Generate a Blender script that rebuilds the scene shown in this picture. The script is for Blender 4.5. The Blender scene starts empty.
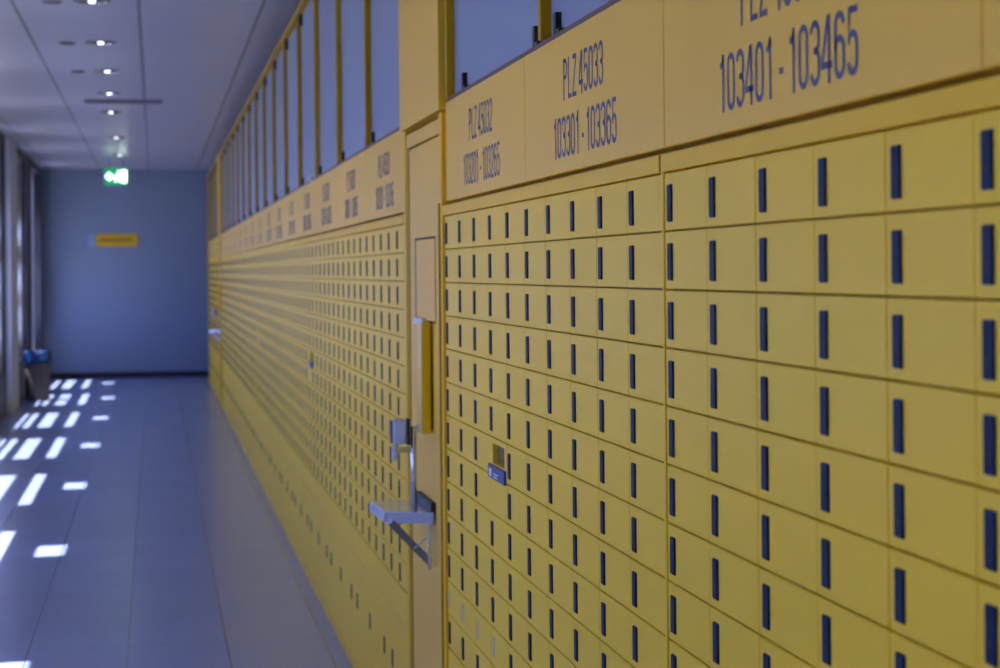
import bpy, bmesh, math, random
from mathutils import Vector, Matrix
random.seed(7)
D = bpy.data
SC = bpy.context.scene
COL = SC.collection

# ------------------------------------------------------------------ camera, sky, sun, exposure
EYE = 1.580
YAW = math.radians(10.06)
cam_d = D.cameras.new('camera')
cam = D.objects.new('camera', cam_d)
COL.objects.link(cam)
cam.location = (0, 0, EYE)
cam.matrix_world = (Matrix.Translation((0, 0, EYE)) @ Matrix.Rotation(-YAW, 4, 'Z')
                    @ Matrix.Rotation(math.radians(90), 4, 'X') @ Matrix.Rotation(-0.009, 4, 'Z'))
cam_d.sensor_width = 36
cam_d.lens = 70
cam_d.shift_y = -0.0640
cam_d.shift_x = 0.0
cam_d.clip_start = 0.05
cam_d.clip_end = 300
cam_d.dof.use_dof = True
cam_d.dof.focus_distance = 3.5
cam_d.dof.aperture_fstop = 7.1
SC.camera = cam

SC.view_settings.view_transform = 'Standard'
SC.view_settings.look = 'None'
SC.view_settings.exposure = 0.28
SC.view_settings.gamma = 1.0
SC.view_settings.use_curve_mapping = False

SUN_TAN = 2.4                      # height lost per metre of travel across the corridor
world = D.worlds.new('sky')
SC.world = world
world.use_nodes = True
wn = world.node_tree
wn.nodes.clear()
w_out = wn.nodes.new('ShaderNodeOutputWorld')
w_bg = wn.nodes.new('ShaderNodeBackground')
w_ramp = wn.nodes.new('ShaderNodeValToRGB')
w_tc = wn.nodes.new('ShaderNodeTexCoord')
w_sep = wn.nodes.new('ShaderNodeSeparateXYZ')
w_map = wn.nodes.new('ShaderNodeMapRange')
w_map.inputs['From Min'].default_value = -0.15
w_map.inputs['From Max'].default_value = 0.9
wn.links.new(w_tc.outputs['Generated'], w_sep.inputs[0])
wn.links.new(w_sep.outputs['Z'], w_map.inputs['Value'])
wn.links.new(w_map.outputs[0], w_ramp.inputs[0])
w_ramp.color_ramp.elements[0].color = (0.38, 0.44, 0.92, 1)
w_ramp.color_ramp.elements[1].color = (0.26, 0.34, 0.95, 1)
e = w_ramp.color_ramp.elements.new(0.3)
e.color = (0.38, 0.46, 1.0, 1)
wn.links.new(w_ramp.outputs[0], w_bg.inputs['Color'])
w_bg.inputs['Strength'].default_value = 5.4
wn.links.new(w_bg.outputs[0], w_out.inputs[0])

sun_d = D.lights.new('sun', 'SUN')
sun_d.energy = 19.0
sun_d.color = (0.97, 0.96, 1.0)
sun_d.angle = math.radians(0.5)
sun = D.objects.new('sun', sun_d)
COL.objects.link(sun)
sun.location = (-10, 10, 20)
sun_dir = Vector((1.0, 0.12, -SUN_TAN)).normalized()
sun.rotation_euler = sun_dir.to_track_quat('-Z', 'Y').to_euler()

# ------------------------------------------------------------------ measures
H = 0.088                 # one locker row
W = 0.2256                # one locker column
FX = 0.76                 # plane of the locker doors
def yn(n): return W * n - 0.1348          # column index along the wall -> metres
def zr(r): return EYE + r * H             # rows above the eye -> metres
Y_END = 30.0
X_LEFT = -1.66
Z_CEIL = EYE + 1.575
Z_TOP = EYE + 1.40        # top of the yellow wall
CEND = 28.2               # end of the locker run

# ------------------------------------------------------------------ materials
def mat(name, col, rough=0.5, metal=0.0, spec=0.5, emit=None, es=0.0, noise=None, bump=None, coat=0.0):
    m = D.materials.new(name)
    m.use_nodes = True
    nt = m.node_tree
    b = nt.nodes['Principled BSDF']
    b.inputs['Base Color'].default_value = (*col, 1)
    b.inputs['Roughness'].default_value = rough
    b.inputs['Metallic'].default_value = metal
    b.inputs['Specular IOR Level'].default_value = spec
    b.inputs['Coat Weight'].default_value = coat
    if emit:
        b.inputs['Emission Color'].default_value = (*emit, 1)
        b.inputs['Emission Strength'].default_value = es
    if noise:                                   # (scale, amount): soft wear in the paint
        tc = nt.nodes.new('ShaderNodeTexCoord')
        nz = nt.nodes.new('ShaderNodeTexNoise')
        nz.inputs['Scale'].default_value = noise[0]
        nz.inputs['Detail'].default_value = 4
        nt.links.new(tc.outputs['Object'], nz.inputs['Vector'])
        mx = nt.nodes.new('ShaderNodeMix')
        mx.data_type = 'RGBA'
        k = noise[1]
        mx.inputs['A'].default_value = (col[0]*(1-k), col[1]*(1-k), col[2]*(1-k), 1)
        mx.inputs['B'].default_value = (min(1, col[0]*(1+k)), min(1, col[1]*(1+k)), min(1, col[2]*(1+k)), 1)
        nt.links.new(nz.outputs['Fac'], mx.inputs['Factor'])
        nt.links.new(mx.outputs['Result'], b.inputs['Base Color'])
        if bump:
            bp = nt.nodes.new('ShaderNodeBump')
            bp.inputs['Strength'].default_value = bump
            bp.inputs['Distance'].default_value = 0.002
            nt.links.new(nz.outputs['Fac'], bp.inputs['Height'])
            nt.links.new(bp.outputs[0], b.inputs['Normal'])
    return m

YEL = (0.88, 0.585, 0.016)
M_door = mat('yellow_door_paint', YEL, 0.48, spec=0.21, noise=(2.2, 0.06))
M_body = mat('brown_carcass', (0.16, 0.095, 0.03), 0.7)
M_frame = mat('yellow_frame_paint', (0.86, 0.53, 0.012), 0.5, spec=0.20, noise=(2.0, 0.05))
M_sign = mat('sign_paint', (0.85, 0.53, 0.050), 0.48, spec=0.24, noise=(1.5, 0.04))
M_mull = mat('amber_mullion_paint', (0.50, 0.29, 0.003), 0.5, spec=0.15)
M_grip = mat('bright_yellow_grip', (0.78, 0.52, 0.006), 0.3)
M_lock = mat('dark_blue_plastic', (0.004, 0.020, 0.070), 0.50, spec=0.07, noise=(60, 0.35))
M_hole = mat('black_keyhole', (0.004, 0.004, 0.006), 0.6)
M_gap = mat('brown_seam', (0.10, 0.050, 0.012), 0.8)
M_text = mat('blue_lettering', (0.036, 0.046, 0.125), 0.5)
M_glue = mat('sticker_residue', (0.50, 0.47, 0.36), 0.8, noise=(80, 0.25))
M_inside = mat('painted_hole_shade', (0.20, 0.10, 0.01), 0.7)
M_label = mat('blue_label', (0.025, 0.055, 0.20), 0.5)
M_white = mat('white_print', (0.75, 0.76, 0.80), 0.6)
M_steel = mat('stainless_steel', (0.68, 0.76, 0.94), 0.22, metal=0.9, noise=(30, 0.06))
M_dark = mat('black_rubber', (0.010, 0.010, 0.014), 0.5)
M_rail = mat('brown_rail', (0.10, 0.045, 0.02), 0.5)
M_pane = mat('grey_blue_panel', (0.21, 0.27, 0.40), 0.45, noise=(1.2, 0.03))
M_wall = mat('left_wall_paint', (0.07, 0.07, 0.09), 0.7, noise=(3, 0.05))
M_endw = mat('end_wall_paint', (0.25, 0.32, 0.46), 0.55, noise=(0.6, 0.10))
M_base = mat('dark_baseboard', (0.02, 0.018, 0.04), 0.5)
M_pil = mat('white_pillar', (0.55, 0.58, 0.68), 0.6, noise=(4, 0.04))
M_wframe = mat('window_frame_paint', (0.30, 0.30, 0.33), 0.4)
M_slat = mat('sunshade_slat', (0.45, 0.46, 0.50), 0.4)
M_bin = mat('taupe_bin', (0.09, 0.07, 0.07), 0.6, noise=(8, 0.08))
M_bag = mat('blue_bin_bag', (0.003, 0.030, 0.12), 0.35, noise=(15, 0.3))
M_ring = mat('downlight_ring', (0.35, 0.34, 0.36), 0.25, metal=1.0)
M_lamp = mat('downlight_lamp', (1, 1, 1), 0.5, emit=(0.86, 0.93, 1.0), es=3.5)
M_green = mat('exit_green', (0.0, 0.18, 0.06), 0.5, emit=(0.0, 0.30, 0.12), es=0.9)
M_exitw = mat('exit_white', (0.8, 0.9, 0.85), 0.5, emit=(0.85, 1.0, 0.92), es=3.2)
M_ysign = mat('orange_yellow_sign', (0.85, 0.50, 0.004), 0.5)
M_ypr = mat('sign_print', (0.16, 0.09, 0.01), 0.6)
M_pave = mat('outside_paving', (0.40, 0.39, 0.37), 0.9, noise=(2, 0.15))
M_vent = mat('vent_grey', (0.16, 0.15, 0.17), 0.5)
M_clipbox = mat('painted_sky_reflection', (0.50, 0.60, 0.85), 0.3)  # sky reflection on the metal holder, put into a flat pale blue
M_icon = mat('pale_blue_icon', (0.30, 0.42, 0.62), 0.5)
M_paper = mat('white_paper', (0.85, 0.85, 0.85), 0.8)

def glass():
    m = D.materials.new('window_glass')
    m.use_nodes = True
    nt = m.node_tree
    nt.nodes.clear()
    o = nt.nodes.new('ShaderNodeOutputMaterial')
    mx = nt.nodes.new('ShaderNodeMixShader')
    t = nt.nodes.new('ShaderNodeBsdfTransparent')
    g = nt.nodes.new('ShaderNodeBsdfGlossy')
    g.inputs['Roughness'].default_value = 0.02
    mx.inputs[0].default_value = 0.05
    nt.links.new(t.outputs[0], mx.inputs[1])
    nt.links.new(g.outputs[0], mx.inputs[2])
    nt.links.new(mx.outputs[0], o.inputs[0])
    return m
M_glass = glass()

def lined(name, col, dark, rough, xs, x0, ys, y0, wx, wy, noise_amt, spec=0.5, bumpy=0.0):
    """flat colour with thin joint lines every xs (from x0) and ys (from y0), in metres"""
    m = D.materials.new(name)
    m.use_nodes = True
    nt = m.node_tree
    b = nt.nodes['Principled BSDF']
    b.inputs['Roughness'].default_value = rough
    b.inputs['Specular IOR Level'].default_value = spec
    geo = nt.nodes.new('ShaderNodeNewGeometry')
    sep = nt.nodes.new('ShaderNodeSeparateXYZ')
    nt.links.new(geo.outputs['Position'], sep.inputs[0])
    def line(out, step, off, wid):
        a = nt.nodes.new('ShaderNodeMath'); a.operation = 'SUBTRACT'; a.inputs[1].default_value = off
        p = nt.nodes.new('ShaderNodeMath'); p.operation = 'PINGPONG'; p.inputs[1].default_value = step / 2
        l = nt.nodes.new('ShaderNodeMath'); l.operation = 'LESS_THAN'; l.inputs[1].default_value = wid / 2
        nt.links.new(sep.outputs[out], a.inputs[0]); nt.links.new(a.outputs[0], p.inputs[0]); nt.links.new(p.outputs[0], l.inputs[0])
        return l
    lx = line('X', xs, x0, wx)
    ly = line('Y', ys, y0, wy)
    mxm = nt.nodes.new('ShaderNodeMath'); mxm.operation = 'MAXIMUM'
    nt.links.new(lx.outputs[0], mxm.inputs[0]); nt.links.new(ly.outputs[0], mxm.inputs[1])
    nz = nt.nodes.new('ShaderNodeTexNoise')
    nz.inputs['Scale'].default_value = 1.6
    nz.inputs['Detail'].default_value = 5
    nt.links.new(geo.outputs['Position'], nz.inputs['Vector'])
    c1 = nt.nodes.new('ShaderNodeMix'); c1.data_type = 'RGBA'
    c1.inputs['A'].default_value = (*[c*(1-noise_amt) for c in col], 1)
    c1.inputs['B'].default_value = (*[c*(1+noise_amt) for c in col], 1)
    nt.links.new(nz.outputs['Fac'], c1.inputs['Factor'])
    c2 = nt.nodes.new('ShaderNodeMix'); c2.data_type = 'RGBA'
    nt.links.new(mxm.outputs[0], c2.inputs['Factor'])
    nt.links.new(c1.outputs['Result'], c2.inputs['A'])
    c2.inputs['B'].default_value = (*dark, 1)
    nt.links.new(c2.outputs['Result'], b.inputs['Base Color'])
    return m
M_floor = lined('grey_floor_tiles', (0.25, 0.31, 0.48), (0.05, 0.05, 0.09), 0.22, 0.412, -0.125, 0.69, 8.40, 0.006, 0.004, 0.10)
M_ceil = lined('pale_metal_ceiling', (0.47, 0.46, 0.56), (0.09, 0.08, 0.13), 0.30, 0.72, -0.08, 1.725, 13.2, 0.020, 0.006, 0.05)

# ------------------------------------------------------------------ mesh helpers
def box(bm, x0, x1, y0, y1, z0, z1, mi=0):
    if x0 > x1: x0, x1 = x1, x0
    if y0 > y1: y0, y1 = y1, y0
    if z0 > z1: z0, z1 = z1, z0
    vs = [bm.verts.new((x, y, z)) for x in (x0, x1) for y in (y0, y1) for z in (z0, z1)]
    for f in ((0, 1, 3, 2), (4, 6, 7, 5), (0, 4, 5, 1), (2, 3, 7, 6), (0, 2, 6, 4), (1, 5, 7, 3)):
        fc = bm.faces.new([vs[i] for i in f]); fc.material_index = mi
    return vs

def bev(bm, off, seg=1):
    bmesh.ops.bevel(bm, geom=list(bm.edges), offset=off, segments=seg, affect='EDGES', clamp_overlap=True)

def mesh_of(name, bm, mats):
    bmesh.ops.recalc_face_normals(bm, faces=bm.faces)
    me = D.meshes.new(name)
    bm.to_mesh(me); bm.free()
    for m in (mats if isinstance(mats, (list, tuple)) else [mats]):
        me.materials.append(m)
    return me

def obj(name, me, parent=None, loc=(0, 0, 0)):
    o = D.objects.new(name, me)
    COL.objects.link(o)
    o.location = loc
    if parent: o.parent = parent
    return o

def bobj(name, boxes, mats, parent=None, bevel=0, loc=(0, 0, 0), seg=1):
    bm = bmesh.new()
    for b in boxes: box(bm, *b)
    if bevel: bev(bm, bevel, seg)
    return obj(name, mesh_of(name, bm, mats), parent, loc)

def empty(name, loc=(0, 0, 0)):
    o = D.objects.new(name, None)
    COL.objects.link(o)
    o.location = loc
    o.empty_display_size = 0.1
    return o

def tag(o, label=None, cat=None, group=None, kind=None):
    if label: o['label'] = label
    if cat: o['category'] = cat
    if group: o['group'] = group
    if kind: o['kind'] = kind
    return o

def tube(bm, pts, r, n=10, mi=0):
    prev = None
    pts = [Vector(p) for p in pts]
    for i, p in enumerate(pts):
        t = (pts[min(i+1, len(pts)-1)] - pts[max(i-1, 0)]).normalized()
        a = t.orthogonal().normalized(); b = t.cross(a)
        if prev is not None:
            a = (prev[0] - t * prev[0].dot(t)).normalized(); b = t.cross(a)
        ring = [bm.verts.new(p + (a*math.cos(k*2*math.pi/n) + b*math.sin(k*2*math.pi/n))*r) for k in range(n)]
        if prev is not None:
            for k in range(n):
                f = bm.faces.new((prev[1][k], prev[1][(k+1) % n], ring[(k+1) % n], ring[k])); f.material_index = mi
        else:
            bm.faces.new(ring[::-1]).material_index = mi
        prev = (a, ring)
    bm.faces.new(prev[1]).material_index = mi

def disc(bm, x, y, z, r, h, n=24, mi=0, r2=None):
    """closed drum of radius r, from z down to z-h"""
    r2 = r if r2 is None else r2
    a = [bm.verts.new((x+r*math.cos(k*2*math.pi/n), y+r*math.sin(k*2*math.pi/n), z)) for k in range(n)]
    b = [bm.verts.new((x+r2*math.cos(k*2*math.pi/n), y+r2*math.sin(k*2*math.pi/n), z-h)) for k in range(n)]
    bm.faces.new(a).material_index = mi
    bm.faces.new(b[::-1]).material_index = mi
    for k in range(n):
        bm.faces.new((a[k], b[k], b[(k+1) % n], a[(k+1) % n])).material_index = mi

# ------------------------------------------------------------------ lettering: a condensed grotesque drawn as strokes
def arc(cx, cy, rx, ry, a0, a1, n=8):
    return [(cx+rx*math.cos(math.radians(a0+(a1-a0)*i/n)), cy+ry*math.sin(math.radians(a0+(a1-a0)*i/n))) for i in range(n+1)]
def glyph(c):
    """strokes in a cell 0..0.44 wide and 0..1 high (centre lines)"""
    s = 0.06; a, b = s, 0.38; m = 0.22; r = 0.16
    lo, hi = s, 1-s
    top = arc(m, hi-r, r, r, 180, 0); bot = arc(m, lo+r, r, r, 0, -180)
    if c == '0': return [top + bot + [top[0]]]
    if c == '1': return [[(0.08, 0.80), (0.20, 0.83), (0.25, 0.94)], [(0.25, 1.0), (0.25, 0.0)]]
    if c == '2': return [arc(m, hi-r, r, r, 180, 0) + [(b, 0.66), (0.30, 0.46), (0.08, 0.14), (0.07, lo)], [(0.02, lo), (0.42, lo)]]
    if c == '3': return [arc(m, hi-r, r, r, 175, 0) + [(b, 0.66)] + arc(0.24, 0.66, 0.14, 0.13, 0, -90, 5) + [(0.17, 0.53)],
                         [(0.24, 0.53)] + arc(0.24, 0.39, 0.14, 0.14, 90, 0, 5) + arc(m, lo+r, r, r, 0, -175)]
    if c == '4': return [[(0.43, 0.27), (0.03, 0.27), (0.03, 0.33), (0.26, 0.97)], [(0.30, 1.0), (0.30, 0.0)]]
    if c == '5': return [[(0.40, hi), (0.10, hi), (0.08, 0.52)] + arc(m, 0.45, r, 0.16, 150, 0, 6) + arc(m, lo+r, r, r, 0, -175)]
    if c == '6': return [arc(m, hi-r, r, r, 5, 180) + arc(m, lo+r, r, r, -180, 0) + arc(m, 0.44, r, 0.16, 0, 180, 8)]
    if c == '7': return [[(0.02, hi), (0.40, hi), (0.28, 0.6), (0.18, 0.0)]]
    if c == '8': return [arc(m, 0.75, 0.14, 0.19, 0, 360, 14), arc(m, 0.29, r, 0.23, 0, 360, 14)]
    if c == '9': return [arc(m, lo+r, r, r, -175, 0) + arc(m, hi-r, r, r, 0, 180) + arc(m, 0.56, r, 0.16, 180, 360, 8)]
    if c == 'P': return [[(0.06, 0), (0.06, 1)], [(0.06, hi), (0.22, hi)] + arc(0.22, 0.74, 0.16, 0.20, 90, -90, 8) + [(0.06, 0.54)]]
    if c == 'L': return [[(0.08, 1), (0.08, lo), (0.40, lo)]]
    if c == 'Z': return [[(0.03, hi), (0.38, hi), (0.38, 0.88), (0.06, 0.12), (0.06, lo), (0.42, lo)]]
    if c == '-': return [[(0.02, 0.40), (0.22, 0.40)]]
    return []
ADV = {'-': 0.24, ' ': 0.20, '1': 0.46}
def text_width(s): return sum(ADV.get(c, 0.50) for c in s) - 0.06
def ribbon(bm, pts, hw, put):
    P = [Vector((p[0], p[1], 0)) for p in pts]
    L = []
    for i, p in enumerate(P):
        d0 = (P[i]-P[i-1]) if i > 0 else (P[1]-P[0])
        d1 = (P[i+1]-P[i]) if i < len(P)-1 else (P[i]-P[i-1])
        d0 = d0.normalized() if d0.length > 1e-6 else d1.normalized()
        d1 = d1.normalized() if d1.length > 1e-6 else d0
        n0 = Vector((-d0.y, d0.x, 0)); n1 = Vector((-d1.y, d1.x, 0))
        n = (n0+n1)
        n = n.normalized() if n.length > 1e-4 else n0
        k = hw / max(0.5, n.dot(n0))
        L.append((bm.verts.new(put(p+n*k)), bm.verts.new(put(p-n*k))))
    for i in range(len(L)-1):
        try: bm.faces.new((L[i][0], L[i][1], L[i+1][1], L[i+1][0]))
        except ValueError: pass
def text_on_wall(bm, s, yc, z0, cap, width, x):
    """text readable from the corridor: runs from +y (left) to -y (right)"""
    wu = text_width(s)
    sx = width / wu
    cur = 0
    for c in s:
        for st in glyph(c):
            ribbon(bm, [(cur+p[0], p[1]) for p in st], 0.052,
                   lambda v: (x, yc + width/2 - v.x*sx, z0 + v.y*cap))
        cur += ADV.get(c, 0.50)

# ------------------------------------------------------------------ post box cabinets
ROW_TOP = 1.64
Z0 = [zr(ROW_TOP - k) for k in range(14)]
GAPZ = 0.0022
def door_mesh(name, wid, hgt, thick=0.014, bevel=0.0012):
    bm = bmesh.new()
    box(bm, 0, thick, -wid, 0, 0, hgt)       # local origin: far lower corner at the door's face
    bev(bm, bevel)
    return mesh_of(name, bm, M_door)
def lock_mesh():
    bm = bmesh.new()
    box(bm, -0.0029, 0.001, -0.0245, 0, 0, 0.056)
    bev(bm, 0.0012, 2)
    for (zz, r) in ((0.020, 0.0030),):
        n = 10
        vs = [bm.verts.new((-0.0031, -0.0122 + r*math.cos(k*2*math.pi/n), zz + r*math.sin(k*2*math.pi/n))) for k in range(n)]
        bm.faces.new(vs).material_index = 1
    box(bm, -0.0031, -0.002, -0.0132, -0.0112, 0.010, 0.020, 1)
    return mesh_of('lock', bm, [M_lock, M_hole])
ME_door = {}
def get_door(wid, hgt):
    k = (round(wid, 4), round(hgt, 4))
    if k not in ME_door: ME_door[k] = door_mesh('door', *k)
    return ME_door[k]
ME_lock = lock_mesh()
LOCK_OFF = 0.020

LOW_TOP, LOW_BOT = zr(-12.60), 0.055
def body_boxes(ya, yb, base):
    """cabinet carcass between ya (near) and yb (far)"""
    bx = [(FX+0.012, FX+0.40, ya, yb, 0.0, zr(1.66)), (FX+0.034, FX+0.40, ya, yb, zr(1.66), zr(2.07))]   # carcass
    bx.append((FX, FX+0.013, ya+0.001, yb-0.001, zr(-12.56), zr(-11.41)))  # blank band under the last row
    bx.append((FX-0.004, FX+0.013, ya, yb, zr(1.68), zr(1.94)))            # rail over the first row
    return [(b[0], b[1], b[2]-base, b[3]-base, b[4], b[5]) for b in bx]

def cabinet(n0, label, slot_col=None, bald=(), strip=False):
    """five columns by thirteen rows; n0 = near boundary, in columns"""
    base = yn(n0)
    root = empty('post_box_cabinet', (0, base, 0))
    tag(root, label, 'post box cabinet', 'five column banks of yellow post boxes')
    bobj('carcass', body_boxes(yn(n0), yn(n0+5), base), M_body, root).data.materials[0] = M_body
    # bright faces of the carcass as their own pieces
    bobj('plinth', [(FX+0.004, FX+0.0125, 0, 5*W, 0.0, LOW_BOT-0.004)], M_frame, root)
    bobj('top_rail', [(FX-0.006, FX+0.0125, 0.0, 5*W, zr(1.650), zr(1.96))], M_frame, root, 0.001)
    bobj('groove_board', [(FX+0.028, FX+0.034, 0.0, 5*W, zr(1.9), zr(2.07))], M_mull, root)
    bobj('lower_rail', [(FX-0.0008, FX+0.0125, 0.0015, 5*W-0.0015, zr(-12.57), zr(-11.40))], M_door, root, 0.001)
    if strip:
        bobj('joint_strip', [(FX-0.002, FX+0.0125, 5*W+0.001, 5*W+0.0125, zr(-12.5), zr(1.955))], M_door, root, 0.001)
    for c in range(5):                       # c counts from the far side
        nf = n0 + 5 - c                      # far boundary of this column
        heavy = int(round(nf - 13.28)) % 2 == 0
        yf = (5-c)*W - (0.0018 if heavy else 0.0009)
        yk = (4-c)*W + (0.0009 if heavy else 0.0018)
        wid = yf - yk
        for r in range(13):
            if slot_col == c and r == 7: continue
            zb = Z0[r+1] + GAPZ/2
            hgt = H - GAPZ
            if slot_col == c and r == 6:
                slot_door(root, yf, Z0[8]+GAPZ/2, wid, 2*H-GAPZ)
                continue
            d = obj('door', get_door(wid, hgt), root, (FX, yf, zb))
            if (c, r) in bald:
                g = bobj('sticker_residue', [(-0.0006, 0.0002, -0.022, 0.002, 0, 0.046)], M_glue, d, 0, (0, -0.020, 0.020))
                continue
            l = obj('lock', ME_lock, d, (0, -LOCK_OFF, 0.0125))
    yy = 5*W
    for k, wc in enumerate((2, 1, 2)):
        wid = wc*W - 0.003
        d = obj('large_door', get_door(wid, LOW_TOP-LOW_BOT), root, (FX, yy-0.0015, LOW_BOT))
        obj('lock', ME_lock, d, (0, -LOCK_OFF, zr(-14.5)-0.026-LOW_BOT))
        yy -= wc*W
    return root

def slot_door(root, yf, zb, wid, hgt):
    """double height door with an open pigeon hole and a blue label under it"""
    d = empty('slot_door', (FX, yf, zb)); d.parent = root
    d['label'] = 'tall door with an open square hole'
    y0, y1 = -0.045, -0.195                 # hole, far and near edge
    z1, z0 = hgt-0.012, hgt-0.058
    bx = [(0, .014, -wid, 0, 0, z0), (0, .014, -wid, 0, z1, hgt), (0, .014, y0, 0, z0, z1), (0, .014, -wid, y1, z0, z1)]
    bobj('panel', bx, M_door, d)
    bobj('hole_lining', [(.0145, .10, y1-.002, y0+.002, z0-.002, z0), (.0145, .10, y1-.002, y0+.002, z1, z1+.002),
                         (.0145, .10, y1-.002, y1, z0, z1)], M_frame, d)
    bobj('hole_far_side', [(.0145, .10, y0, y0+.002, z0, z1)], M_inside, d)  # far side and back coloured darker than the lining, as painted shade
    bobj('hole_back', [(.10, .102, y1, y0, z0, z1)], M_inside, d)
    bobj('label_plate', [(-.006, .001, y1-.022, y0+.034, z0-.034, z0-.003)], M_label, d, 0.001)
    bobj('label_print', [(-.0068, -.0058, y0+.016-.030, y0+.016, z0-.030, z0-.012),
                         (-.0068, -.0058, y0-.040-.055, y0-.040, z0-.022, z0-.019),
                         (-.0068, -.0058, y0-.040-.045, y0-.040, z0-.029, z0-.026)], M_white, d)

def far_cabinet(n0, label, slot_col=None):
    """the same bank, far enough away to be one mesh"""
    base = yn(n0)
    bm = bmesh.new()
    for b in body_boxes(yn(n0), yn(n0+5), base): box(bm, *b, 1)
    box(bm, FX-0.006, FX+0.0125, 0.0, 5*W, zr(1.650), zr(1.96), 0)
    box(bm, FX+0.004, FX+0.0125, 0, 5*W, 0.0, LOW_BOT-0.004, 0)
    box(bm, FX-0.0008, FX+0.0125, 0.0015, 5*W-0.0015, zr(-12.57), zr(-11.40), 0)
    for c in range(5):
        yf, yk = (5-c)*W-0.0018, (4-c)*W+0.0018
        for r in range(13):
            zb, zt = Z0[r+1]+GAPZ/2, Z0[r]-GAPZ/2
            if slot_col == c and r == 7:
                box(bm, FX, FX+0.0125, yk, yf, zb, zt, 0); continue
            if slot_col == c and r == 6:
                box(bm, FX, FX+0.0125, yk, yf-0.05, zb-0.003, zb+0.03, 0)
                box(bm, FX, FX+0.0125, yk, yk+0.05, zb, zt, 0)
                box(bm, FX, FX+0.0125, yf-0.05, yf, zb-0.003, zt, 0)
                box(bm, FX+0.0105, FX+0.012, yk, yf, zb, zt, 3)
                continue
            box(bm, FX, FX+0.0125, yk, yf, zb, zt, 0)
            box(bm, FX-0.0028, FX+0.001, yf-LOCK_OFF-0.0245, yf-LOCK_OFF, zb+0.0125, zb+0.0685, 2)
    yy = 5*W
    for wc in (2, 1, 2):
        box(bm, FX, FX+0.0125, yy-wc*W+0.0018, yy-0.0018, LOW_BOT, LOW_TOP, 0)
        box(bm, FX-0.0028, FX+0.001, yy-LOCK_OFF-0.0265, yy-LOCK_OFF-0.002, zr(-14.5)-0.026, zr(-14.5)+0.030, 2)
        yy -= wc*W
    o = obj('post_box_cabinet', mesh_of('post_box_cabinet', bm, [M_door, M_body, M_lock, M_hole]), None, (0, base, 0))
    return tag(o, label, 'post box cabinet', 'five column banks of yellow post boxes')

SX = FX + 0.004          # face of the number signs
def number_sign(n0, plz, pre, label, n1=None, yc=2.52, tw=2.32):
    base = yn(n0)
    L = (5 if n1 is None else n1-n0)*W
    yc *= W
    root = empty('number_sign', (0, base, zr(2.08)))
    tag(root, label, 'sign', 'yellow number signs over the post boxes')
    bobj('panel', [(SX, SX+0.03, 0.0020, L-0.0020, 0, zr(5.07)-zr(2.08))], M_sign, root, 0.002)
    bm = bmesh.new()
    text_on_wall(bm, 'PLZ %d' % plz, yc, zr(3.62)-zr(2.08), 0.90*H, 1.47*W, SX-0.0006)
    text_on_wall(bm, '%d01 - %d65' % (pre, pre), yc, zr(2.40)-zr(2.08), 0.90*H, tw*W, SX-0.0006)
    bmesh.ops.recalc_face_normals(bm, faces=bm.faces)
    obj('lettering', mesh_of('lettering', bm, M_text), root)
    return root

LX = FX + 0.022           # recessed face of the upper panels
def clip_boxes(y, z):
    return [(LX-0.012, LX+0.001, y-0.011, y+0.011, z, z+0.046), (LX-0.012, LX+0.001, y-0.040, y+0.011, z, z+0.012)]
WIN = [0]
def transom(n0, label, n1=None):
    """blue grey pane above one bank, with its yellow mullion at the near side and black clips"""
    WIN[0] += 1
    n1 = n0+5 if n1 is None else n1
    ya, yb = yn(n0), yn(n1)
    zb, zt = zr(5.07), Z_TOP
    root = empty('window_%d' % WIN[0], (0, ya, zb))
    tag(root, label, None, None, 'structure')
    L = yb-ya
    bobj('pane', [(LX, LX+0.008, 0.0, L, 0.0, zt-zb)], M_pane, root)
    bobj('mullion', [(FX, LX+0.03, L-0.026, L, 0.012, zt-zb-0.03)], M_mull, root, 0.001)
    bobj('sill_rail', [(FX+0.006, LX, 0, L, 0.0, 0.010)], M_rail, root)
    bobj('head_rail', [(FX-0.006, LX+0.03, 0, L, zt-zb-0.032, zt-zb)], M_mull, root)
    bxs = []
    h = zt-zb-0.032
    for y in (0.10, L-(0.22 if n0 > 17.5 and n0 < 18 else 0.115)):
        bxs += clip_boxes(y, 0.008)
        bxs += [(LX-0.016, LX+0.001, y-0.013, y+0.013, h-0.06, h)]
    for i in range(0, 6, 3):
        c = bobj('clip', bxs[i:i+3], M_dark, root)
    return root

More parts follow.
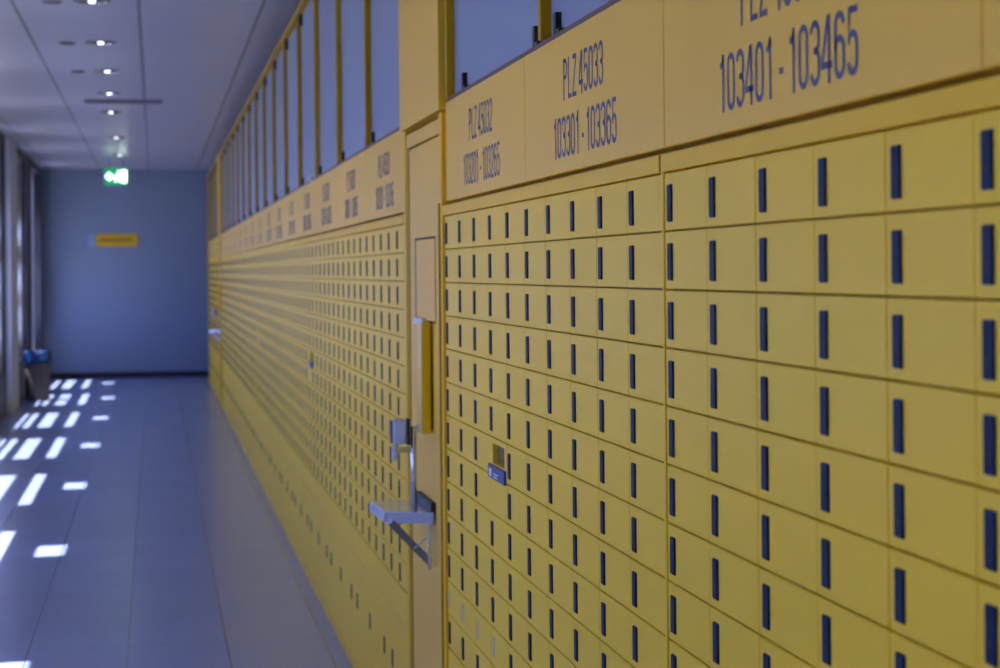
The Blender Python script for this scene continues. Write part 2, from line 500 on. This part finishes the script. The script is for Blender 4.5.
NEAR = [(3.3, 45035, 1035), (8.3, 45034, 1034), (13.3, 45033, 1033), (18.3, 45032, 1032)]
NL = {3.3: 'yellow post box cabinet at the right edge of the picture, right of the 103401 sign',
      8.3: 'yellow post box cabinet right of the doubled vertical seam, its locks showing largest',
      13.3: 'yellow post box cabinet just left of the doubled vertical seam, every door closed',
      18.3: 'yellow post box cabinet with a square open slot, beside the service door'}
for n0, plz, pre in NEAR:
    kw = {}
    if n0 == 18.3:
        kw = dict(slot_col=3, bald=[(0, 11), (1, 11), (2, 11), (3, 11)])
    if n0 == 8.3:
        kw = dict(strip=True)
    cabinet(n0 - (0.055 if n0 < 9 else 0), NL[n0], **kw)
    sg = {3.3: dict(n1=8.19), 8.3: dict(yc=2.56+0.06, tw=2.38), 13.3: {}, 18.3: dict(yc=2.49)}[n0]
    number_sign(8.19 if n0 == 8.3 else n0, plz, pre, {8.3: 'yellow sign with the largest blue lettering, its top line cut by the picture', 13.3: 'middle yellow sign of the three readable ones, blue lettering in two lines', 18.3: 'yellow sign with blue lettering right beside the service door'}[n0] if n0 > 4 else
                'blank left end of the yellow sign cut off by the right picture edge', **(sg if n0 != 8.3 else dict(n1=13.3, **sg)))
    tr = {3.3: (3.3, 7.3), 8.3: (7.3, 12.4), 13.3: (12.4, 17.55), 18.3: (17.55, 23.15)}[n0]
    transom(tr[0], {3.3: 'blue grey pane over the rightmost sign', 8.3: 'blue grey upper pane over the 103401 sign',
                 13.3: 'blue grey upper pane over the 103301 sign', 18.3: 'blue grey upper pane over the 103201 sign, next to the service door'}[n0], tr[1])
ORD = ['first', 'second', 'third', 'fourth', 'fifth', 'sixth', 'seventh', 'eighth', 'ninth', 'tenth', 'eleventh', 'twelfth',
       'thirteenth', 'fourteenth', 'fifteenth']
for k in range(15):
    n0 = 27.0 + 5*k
    pre = 1031-k; plz = 45031-k
    lab = '%s yellow post box cabinet beyond the service door with the shelf' % ORD[k]
    if k < 3: cabinet(n0, lab)
    elif k == 3: cabinet(n0, lab, slot_col=3)
    else: far_cabinet(n0, lab, slot_col=1 if k == 7 else None)
    number_sign(n0, plz, pre, '%s yellow number sign beyond the service door, lettering blurred' % ORD[k])
    transom(n0, '%s blue grey upper pane beyond the service door' % ORD[k])
for k in range(4):
    n0 = 105.1 + 5*k
    far_cabinet(n0, '%s yellow post box cabinet past the far service door' % ORD[k])
    number_sign(n0, 45016-k, 1016-k, '%s yellow number sign past the far service door' % ORD[k])
    transom(n0, '%s blue grey upper pane past the far service door' % ORD[k])

# end of the run: closing post
bobj_end = bobj('trim_1', [(FX-0.01, FX+0.42, yn(125.1), CEND, 0, Z_TOP)], M_frame)
tag(bobj_end, 'yellow closing post at the far end of the post box wall', None, None, 'structure')

# ------------------------------------------------------------------ service doors in the yellow wall
def service_door(nn, nf, idx, label):
    root = empty('door_%d' % idx, (0, yn(nn), 0))
    tag(root, label, None, None, 'structure')
    L = yn(nf)-yn(nn)
    zd = zr(4.80)
    # panel over the door and jambs down both sides, standing a little proud of the post boxes
    bobj('upper_panel', [(FX-0.014, FX+0.06, 0.0, L, zd+0.006, Z_TOP)], M_sign, root, 0.0015)
    bobj('jamb', [(FX-0.004, FX+0.06, L-0.060, L, 0, zd)], M_frame, root, 0.0015)
    bobj('jamb', [(FX-0.007, FX+0.06, 0.0, 0.050, 0, zd)], M_frame, root, 0.0015)
    bobj('bead', [(FX-0.0005, FX+0.05, L-0.100, L-0.066, 0, zd-0.05)], M_mull, root, 0.001)
    bobj('bead', [(FX-0.012, FX-0.005, 0.032, 0.046, 0, zr(2.05))], M_mull, root, 0.001)
    bobj('transom_bar', [(FX-0.001, FX+0.05, 0.052, L-0.064, zr(4.22), zd-0.010)], M_sign, root, 0.0015)
    bobj('leaf', [(FX+0.002, FX+0.046, 0.052, L-0.104, 0.012, zr(4.16))], M_sign, root, 0.002)
    # raised hatch high on the leaf
    hy0, hy1 = 0.190, 0.575
    bobj('hatch', [(FX-0.001, FX+0.010, hy0, hy1, zr(-1.62), zr(1.02))], M_sign, root, 0.002)
    bobj('hatch_shadow_gap', [(FX+0.001, FX+0.0065, hy0-0.004, hy1+0.035, zr(-1.66), zr(1.09))], M_gap, root)
    # long box section pull grip
    g = bobj('pull_grip', [(FX-0.030, FX-0.004, 0.255, 0.350, zr(-5.18), zr(-1.62))], M_grip, root, 0.004, seg=2)
    bobj('grip_foot', [(FX-0.006, FX+0.006, 0.28, 0.33, zr(-2.0), zr(-1.8)), (FX-0.006, FX+0.006, 0.28, 0.33, zr(-5.1), zr(-4.9))], M_steel, g)
    bobj('grip_plate', [(FX-0.012, FX+0.007, 0.38, 0.56, zr(-1.78), zr(-1.55))], M_white, root, 0.001)
    bm = bmesh.new()
    tube(bm, [(FX+0.008, 0.49, zr(-5.2)), (FX-0.014, 0.49, zr(-5.2))], 0.012)
    obj('key_cylinder', mesh_of('key_cylinder', bm, M_steel), root)
    return root
service_door(23.3, 27.0, 1, 'yellow service door with a long pull grip, between the number banks')
service_door(102.0, 105.1, 2, 'yellow service door near the far end of the post box wall')

def writing_shelf(n, label):
    """small stainless tray on brackets, with a post that carries a clip box"""
    y0 = yn(n)                            # near side
    z = 0.878 + 0.031
    root = empty('writing_shelf', (FX-0.02, y0, z-0.03))
    tag(root, label, 'shelf', 'stainless writing shelves on the service doors')
    ox, oy, oz = FX-0.02, y0, z-0.03
    def B(x0, x1, ya, yb, za, zb): return (x0-ox, x1-ox, ya, yb, za-oz, zb-oz)
    xo = FX-0.150
    bm = bmesh.new()
    # tray plan: the near edge runs obliquely, its folded lip turned towards the windows
    plan = [(FX-0.006, -0.012), (xo+0.018, 0.040), (xo+0.014, 0.050), (xo, 0.31), (FX-0.006, 0.31)]
    def loop(zz, sh=0.0): return [bm.verts.new((px_-ox, py_, zz-oz)) for px_, py_ in plan]
    up, dn = loop(z), loop(z-0.031)
    bm.faces.new(up)
    bm.faces.new(dn[::-1])
    for k in range(5): bm.faces.new((up[k], dn[k], dn[(k+1) % 5], up[(k+1) % 5]))
    bev(bm, 0.002, 2)
    obj('tray', mesh_of('tray', bm, M_steel), root)
    bobj('back_strip', [B(FX-0.012, FX+0.006, 0.0, 0.31, z, z+0.026)], M_dark, root, 0.001)
    # wall strap and diagonal brace at the near side
    bobj('wall_strap', [B(FX-0.020, FX-0.012, 0.0, 0.018, z-0.158, z-0.03)], M_steel, root)
    bm = bmesh.new()
    p, q = Vector((xo+0.03-ox, 0.03, z-0.028-oz)), Vector((FX-0.014-ox, 0.006, z-0.140-oz))
    d = (q-p).normalized(); nrm = Vector((d.z, 0, -d.x)).normalized()*0.010
    for yy in (0,):
        a = [p+nrm, p-nrm, q-nrm, q+nrm]
        f = [bm.verts.new(v) for v in a]; g = [bm.verts.new(v+Vector((0, 0.012, 0))) for v in a]
        bm.faces.new(f); bm.faces.new(g[::-1])
        for k in range(4): bm.faces.new((f[k], g[k], g[(k+1) % 4], f[(k+1) % 4]))
    obj('brace', mesh_of('brace', bm, M_steel), root)
    bm = bmesh.new()
    tube(bm, [(FX-0.06-ox, 0.006, z-0.10-oz), (FX-0.012-ox, 0.006, z-0.062-oz)], 0.0025, 6)
    obj('stay_wire', mesh_of('stay_wire', bm, M_steel), root)
    # upright flat bar, cross arm, clip box and hook
    yp = yn(24.75)-yn(24.3)
    px = FX-0.053
    bm = bmesh.new()
    tube(bm, [(px+0.008-ox, yp+0.007, z-oz), (px+0.008-ox, yp+0.007, 1.141-oz)], 0.0085, 14)
    up_ = obj('upright', mesh_of('upright', bm, M_steel), root)
    for f in up_.data.polygons: f.use_smooth = True
    bobj('cross_arm', [B(px-0.052, px, yp+0.002, yp+0.010, 1.067, 1.083)], M_steel, root, 0.001)
    bobj('hook_plate', [B(px-0.055, px-0.038, yp+0.001, yp+0.012, 1.043, 1.091)], M_clipbox, root, 0.005, seg=3)
    cb = bobj('clip_box', [B(px-0.053, px-0.012, yp-0.010, yp+0.030, 1.091, 1.161)], M_clipbox, root, 0.006, seg=3)
    bobj('clip_side', [B(px-0.012, px-0.003, yp-0.008, yp+0.028, 1.089, 1.163), B(px-0.056, px-0.0535, yp-0.004, yp+0.03, 1.093, 1.159)], M_dark, cb, 0.001).location = (0, 0, 0)
    return root
writing_shelf(24.3, 'stainless writing shelf with clip post, on the near service door')
writing_shelf(102.8, 'stainless writing shelf on the far service door by the end wall')

# scraps on the ledge over the signs
bm = bmesh.new()
bmesh.ops.create_icosphere(bm, subdivisions=2, radius=0.015)
for v in bm.verts: v.co *= 1 + random.uniform(-0.22, 0.22)
tag(obj('paper_scrap', mesh_of('paper_scrap', bm, M_paper), None, (FX+0.006, yn(43.2), zr(5.07)+0.0145)),
    'crumpled white paper scrap lying on the ledge over the signs', 'paper scrap')

# ------------------------------------------------------------------ shell
Y0 = -7.0
def struct(name, boxes, m, label):
    return tag(bobj(name, boxes, m), label, None, None, 'structure')
struct('floor', [(X_LEFT-0.3, 1.5, Y0-0.2, Y_END+0.2, -0.12, 0.0)], M_floor, 'bluish grey tiled corridor floor')
struct('ceiling', [(X_LEFT-0.10, 1.5, Y0-0.2, Y_END+0.2, Z_CEIL, Z_CEIL+0.12)], M_ceil, 'pale metal panel ceiling with long dark joints')
struct('wall_end', [(X_LEFT-0.3, 1.5, Y_END, Y_END+0.2, 0, Z_CEIL)], M_endw, 'blue grey end wall of the corridor')
struct('wall_back', [(X_LEFT-0.3, 1.5, Y0-0.2, Y0, 0, Z_CEIL)], M_wall, 'wall behind the viewer')
struct('wall_right', [(FX+0.42, 1.5, Y0, Y_END, 0, Z_CEIL)], M_wall, 'wall behind the post box cabinets')
struct('baseboard_end', [(X_LEFT, FX+0.42, Y_END-0.015, Y_END, 0, 0.085)], M_base, 'dark baseboard under the end wall')

# left wall: windows of equal bays
PER = 3.45
W0, WL = 23.90, 2.15
SILL, HEAD = 0.46, 3.06
wins = []
k = 1
while W0 + k*PER + WL > Y0+0.4:
    y = W0 + k*PER
    if y + WL < Y_END + 0.1 and y > -1: wins.append(y)
    k -= 1
wins.sort()
WLAST = Y_END - 0.12 - wins[-1]
XO = X_LEFT - 0.10
YTH = 26.6          # from here on the wall is thicker
XO2 = X_LEFT - 0.18
bx = [(XO, X_LEFT, Y0, Y_END, 0, SILL), (XO, X_LEFT, Y0, Y_END, HEAD, Z_CEIL)]
prev = Y0
for y in wins:
    bx.append((XO, X_LEFT, prev, y, SILL, HEAD)); prev = min(y+WL, Y_END-0.12)
bx.append((XO, X_LEFT, prev, Y_END, SILL, HEAD))
bx += [(XO2, XO+0.001, YTH, Y_END, 0, SILL), (XO2, XO+0.001, YTH, Y_END, HEAD, Z_CEIL), (XO2, XO+0.001, YTH, wins[-1], SILL, HEAD), (XO2, XO+0.001, Y_END-0.12, Y_END, SILL, HEAD)]
struct('wall_left', bx, M_wall, 'dim left wall with a row of windows')
ntr = 2
for i, y in enumerate(wins[:-2]):
    yb = y+WL
    ntr += 1
    struct('trim_%d' % ntr, [(X_LEFT, X_LEFT+0.05, yb+0.05, yb+PER-WL-0.05, 0, Z_CEIL)], M_pil,
           'flat white pilaster between two left windows')

# sunlight stripes come through the gaps between these outside boards (z ranges that stay open)
OPEN = [(0.80, 0.92), (0.99, 1.18), (1.36, 1.70), (2.01, 2.25), (2.64, 3.06)]
for i, y in enumerate(wins):
    WL = min(2.15, Y_END-0.12-y)
    WIN[0] += 1
    root = empty('window_%d' % WIN[0], (XO2 if y > YTH else XO, y, SILL))
    tag(root, 'tall left window with slatted sunshade, number %d along the corridor' % (i+1), None, None, 'structure')
    h = HEAD-SILL
    fr = [(0.01, 0.05, 0, WL, 0, 0.04), (0.01, 0.05, 0, WL, h-0.04, h), (0.01, 0.05, 0, 0.05, 0.04, h-0.04),
          (0.01, 0.05, WL-0.05, WL, 0.04, h-0.04)]
    bobj('frame', fr, M_wframe, root, 0.004)
    bobj('glass', [(0.028, 0.034, 0.05, WL-0.05, 0.04, h-0.04)], M_glass, root)
    last = -0.1
    ys = [(a-SILL, b-SILL) for a, b in OPEN]
    edge = 0.05
    for j, (a, b) in enumerate(ys):    # closed strips
        bobj('sunshade_board', [(-0.035, -0.02, -0.1, WL+0.1, last, a)], M_slat, root)
        last = b
    bobj('sunshade_board', [(-0.035, -0.02, -0.1, WL+0.1, last, last+0.04)], M_slat, root)
    # side boards added to block the top gap's sun except in its middle
    a, b = ys[-1]
    bobj('sunshade_board', [(-0.035, -0.02, -0.1, WL*0.43, a, b)], M_slat, root)
    bobj('sunshade_board', [(-0.035, -0.02, WL*0.63, WL+0.1, a, b)], M_slat, root)
    pd = D.lights.new('window_portal', 'AREA')
    pd.shape = 'RECTANGLE'; pd.size = h; pd.size_y = WL
    pd.cycles.is_portal = True
    po = D.objects.new('window_portal', pd); COL.objects.link(po)
    po.location = (XO+0.04, y+WL/2, SILL+h/2)
    po.rotation_euler = (0, math.radians(-90), 0)
struct('ground', [(-30, XO2-0.001, -30, 60, -0.2, -0.1)], M_pave, 'pale paving outside the windows')

# ------------------------------------------------------------------ ceiling fittings
spots = [(-0.345, 11.45), (-0.35, 13.5), (-0.35, 15.4), (-0.38, 17.3), (-0.41, 19.3), (-0.43, 22.9), (-0.45, 26.3)]
for i, (x, y) in enumerate(spots):
    root = empty('ceiling_downlight', (x, y, Z_CEIL))
    tag(root, 'round recessed ceiling downlight, %s in the row counted from the viewer' % ORD[i], 'ceiling light', 'downlights in a row along the ceiling')
    bm = bmesh.new()
    n = 28
    prof = [(0.105, 0.0), (0.105, -0.006), (0.085, -0.009), (0.078, -0.002)]
    rings = [[bm.verts.new((r*math.cos(k*2*math.pi/n), r*math.sin(k*2*math.pi/n), z)) for k in range(n)] for r, z in prof]
    for a, b in zip(rings, rings[1:]):
        for k in range(n): bm.faces.new((a[k], a[(k+1) % n], b[(k+1) % n], b[k]))
    bm.faces.new(rings[-1])
    obj('ring', mesh_of('ring', bm, M_ring), root)
    bm = bmesh.new()
    disc(bm, 0, 0, -0.003, 0.021, 0.010, 16, r2=0.015)
    obj('lamp', mesh_of('lamp', bm, M_lamp), root)
    if i in (0, 1, 2):
        bm = bmesh.new()
        disc(bm, 0, 0, 0, 0.06, 0.014, 20, r2=0.045)
        tag(obj('smoke_detector', mesh_of('smoke_detector', bm, M_vent), None, (x-0.225, y+0.05, Z_CEIL)),
            'small dark round detector on the ceiling left of the %s downlight' % ORD[i], 'detector', 'round detectors beside the downlights')
for (y, xa, xb) in ((18.1, -0.62, 0.08),):
    root = empty('ceiling_vent', ((xa+xb)/2, y, Z_CEIL))
    tag(root, 'long dark slot vent across the ceiling between the downlights', 'ceiling vent')
    hw = (xb-xa)/2
    bobj('frame', [(-hw, hw, -0.16, -0.145, -0.010, 0), (-hw, hw, 0.145, 0.16, -0.010, 0), (-hw, -hw+0.015, -0.145, 0.145, -0.010, 0), (hw-0.015, hw, -0.145, 0.145, -0.010, 0)], M_vent, root)
    for s in range(6):
        bobj('slat', [(-hw+0.015, hw-0.015, -0.13+s*0.046, -0.105+s*0.046, -0.008, 0)], M_vent, root)

# exit sign hanging from the ceiling
ex, ey, ez = -0.512, 27.0, 2.905
root = empty('exit_sign', (ex, ey, ez+0.12))
tag(root, 'green and white lit exit sign hanging from the ceiling', 'exit sign')
bobj('case', [(-0.16, 0.16, -0.03, 0.03, -0.24, -0.01)], M_green, root, 0.006)
bobj('hanger', [(-0.10, -0.09, -0.005, 0.005, -0.01, Z_CEIL-ez-0.12), (0.09, 0.10, -0.005, 0.005, -0.01, Z_CEIL-ez-0.12)], M_ring, root)
bm = bmesh.new()
yf = -0.034
def poly(pts):
    f = [bm.verts.new((p[0], yf, p[1]-0.125)) for p in pts]
    g = [bm.verts.new((p[0], yf+0.006, p[1]-0.125)) for p in pts]
    bm.faces.new(f); bm.faces.new(g[::-1])
    for k in range(len(f)): bm.faces.new((f[k], g[k], g[(k+1) % len(f)], f[(k+1) % len(f)]))
poly([(0.07, -0.085), (0.14, -0.085), (0.14, 0.085), (0.07, 0.085)])               # door
poly([(-0.145, 0.0), (-0.085, 0.065), (-0.085, 0.028), (-0.04, 0.028), (-0.04, -0.028), (-0.085, -0.028), (-0.085, -0.065)])   # arrow
poly([(0.00, 0.02), (0.035, 0.045), (0.05, 0.02), (0.02, -0.02)])                   # runner: body
poly([(0.00, -0.01), (0.02, -0.02), (0.0, -0.075), (-0.02, -0.07)])                 # leg
poly([(0.02, -0.02), (0.05, -0.04), (0.05, -0.075), (0.035, -0.07), (0.035, -0.045)])
poly([(0.02, 0.055), (0.04, 0.055), (0.04, 0.078), (0.02, 0.078)])                  # head
obj('pictogram', mesh_of('pictogram', bm, M_exitw), root)

# yellow sign plate on the end wall
root = empty('wall_sign', (-0.585, Y_END, 1.549+0.53))
tag(root, 'narrow yellow sign plate with dark print on the end wall', 'sign')
bobj('plate', [(-0.29, 0.33, -0.03, 0, -0.09, 0.10)], M_ysign, root, 0.004)
bobj('icon_plate', [(-0.40, -0.30, -0.026, 0, -0.09, 0.10)], M_icon, root, 0.004)
bxs = []
x = -0.25
while x < 0.24:
    w_ = random.uniform(0.012, 0.022)
    bxs.append((x, x+w_, -0.033, -0.0305, -0.022, 0.028 if random.random() < 0.75 else 0.045))
    x += w_ + 0.012
bobj('print', bxs, M_ypr, root)

# waste bin by the left wall
bm = bmesh.new()
n = 28
def ring_(r, z, sq=1.0, wob=0.0):
    out = []
    for k in range(n):
        a = k*2*math.pi/n
        c, s = math.cos(a), math.sin(a)
        p = 4.0
        q = (abs(c)**p + abs(s)**p)**(-1/p)
        rr = r*q*(1+wob*random.uniform(-1, 1))
        out.append(bm.verts.new((rr*c, rr*s, z + wob*0.25*random.uniform(-1, 1))))
    return out
def skin_rings(rs, cap0=True, cap1=True):
    for a, b in zip(rs, rs[1:]):
        for k in range(n): bm.faces.new((a[k], a[(k+1) % n], b[(k+1) % n], b[k]))
    if cap0: bm.faces.new(rs[0][::-1])
    if cap1: bm.faces.new(rs[-1])
skin_rings([ring_(0.140, 0), ring_(0.144, 0.01), ring_(0.150, 0.30), ring_(0.155, 0.53), ring_(0.145, 0.53), ring_(0.135, 0.10)])
root = empty('waste_bin', (-1.46, 25.0, 0))
tag(root, 'taupe waste bin with a blue bag beside the left wall', 'waste bin')
obj('bin_body', mesh_of('bin_body', bm, M_bin), root)
bm = bmesh.new()
skin_rings([ring_(0.172, 0.47, wob=0.05), ring_(0.176, 0.52, wob=0.05), ring_(0.172, 0.60, wob=0.04), ring_(0.160, 0.625, wob=0.04), ring_(0.140, 0.56), ring_(0.130, 0.30)], cap0=False)
obj('bag', mesh_of('bag', bm, M_bag), root)
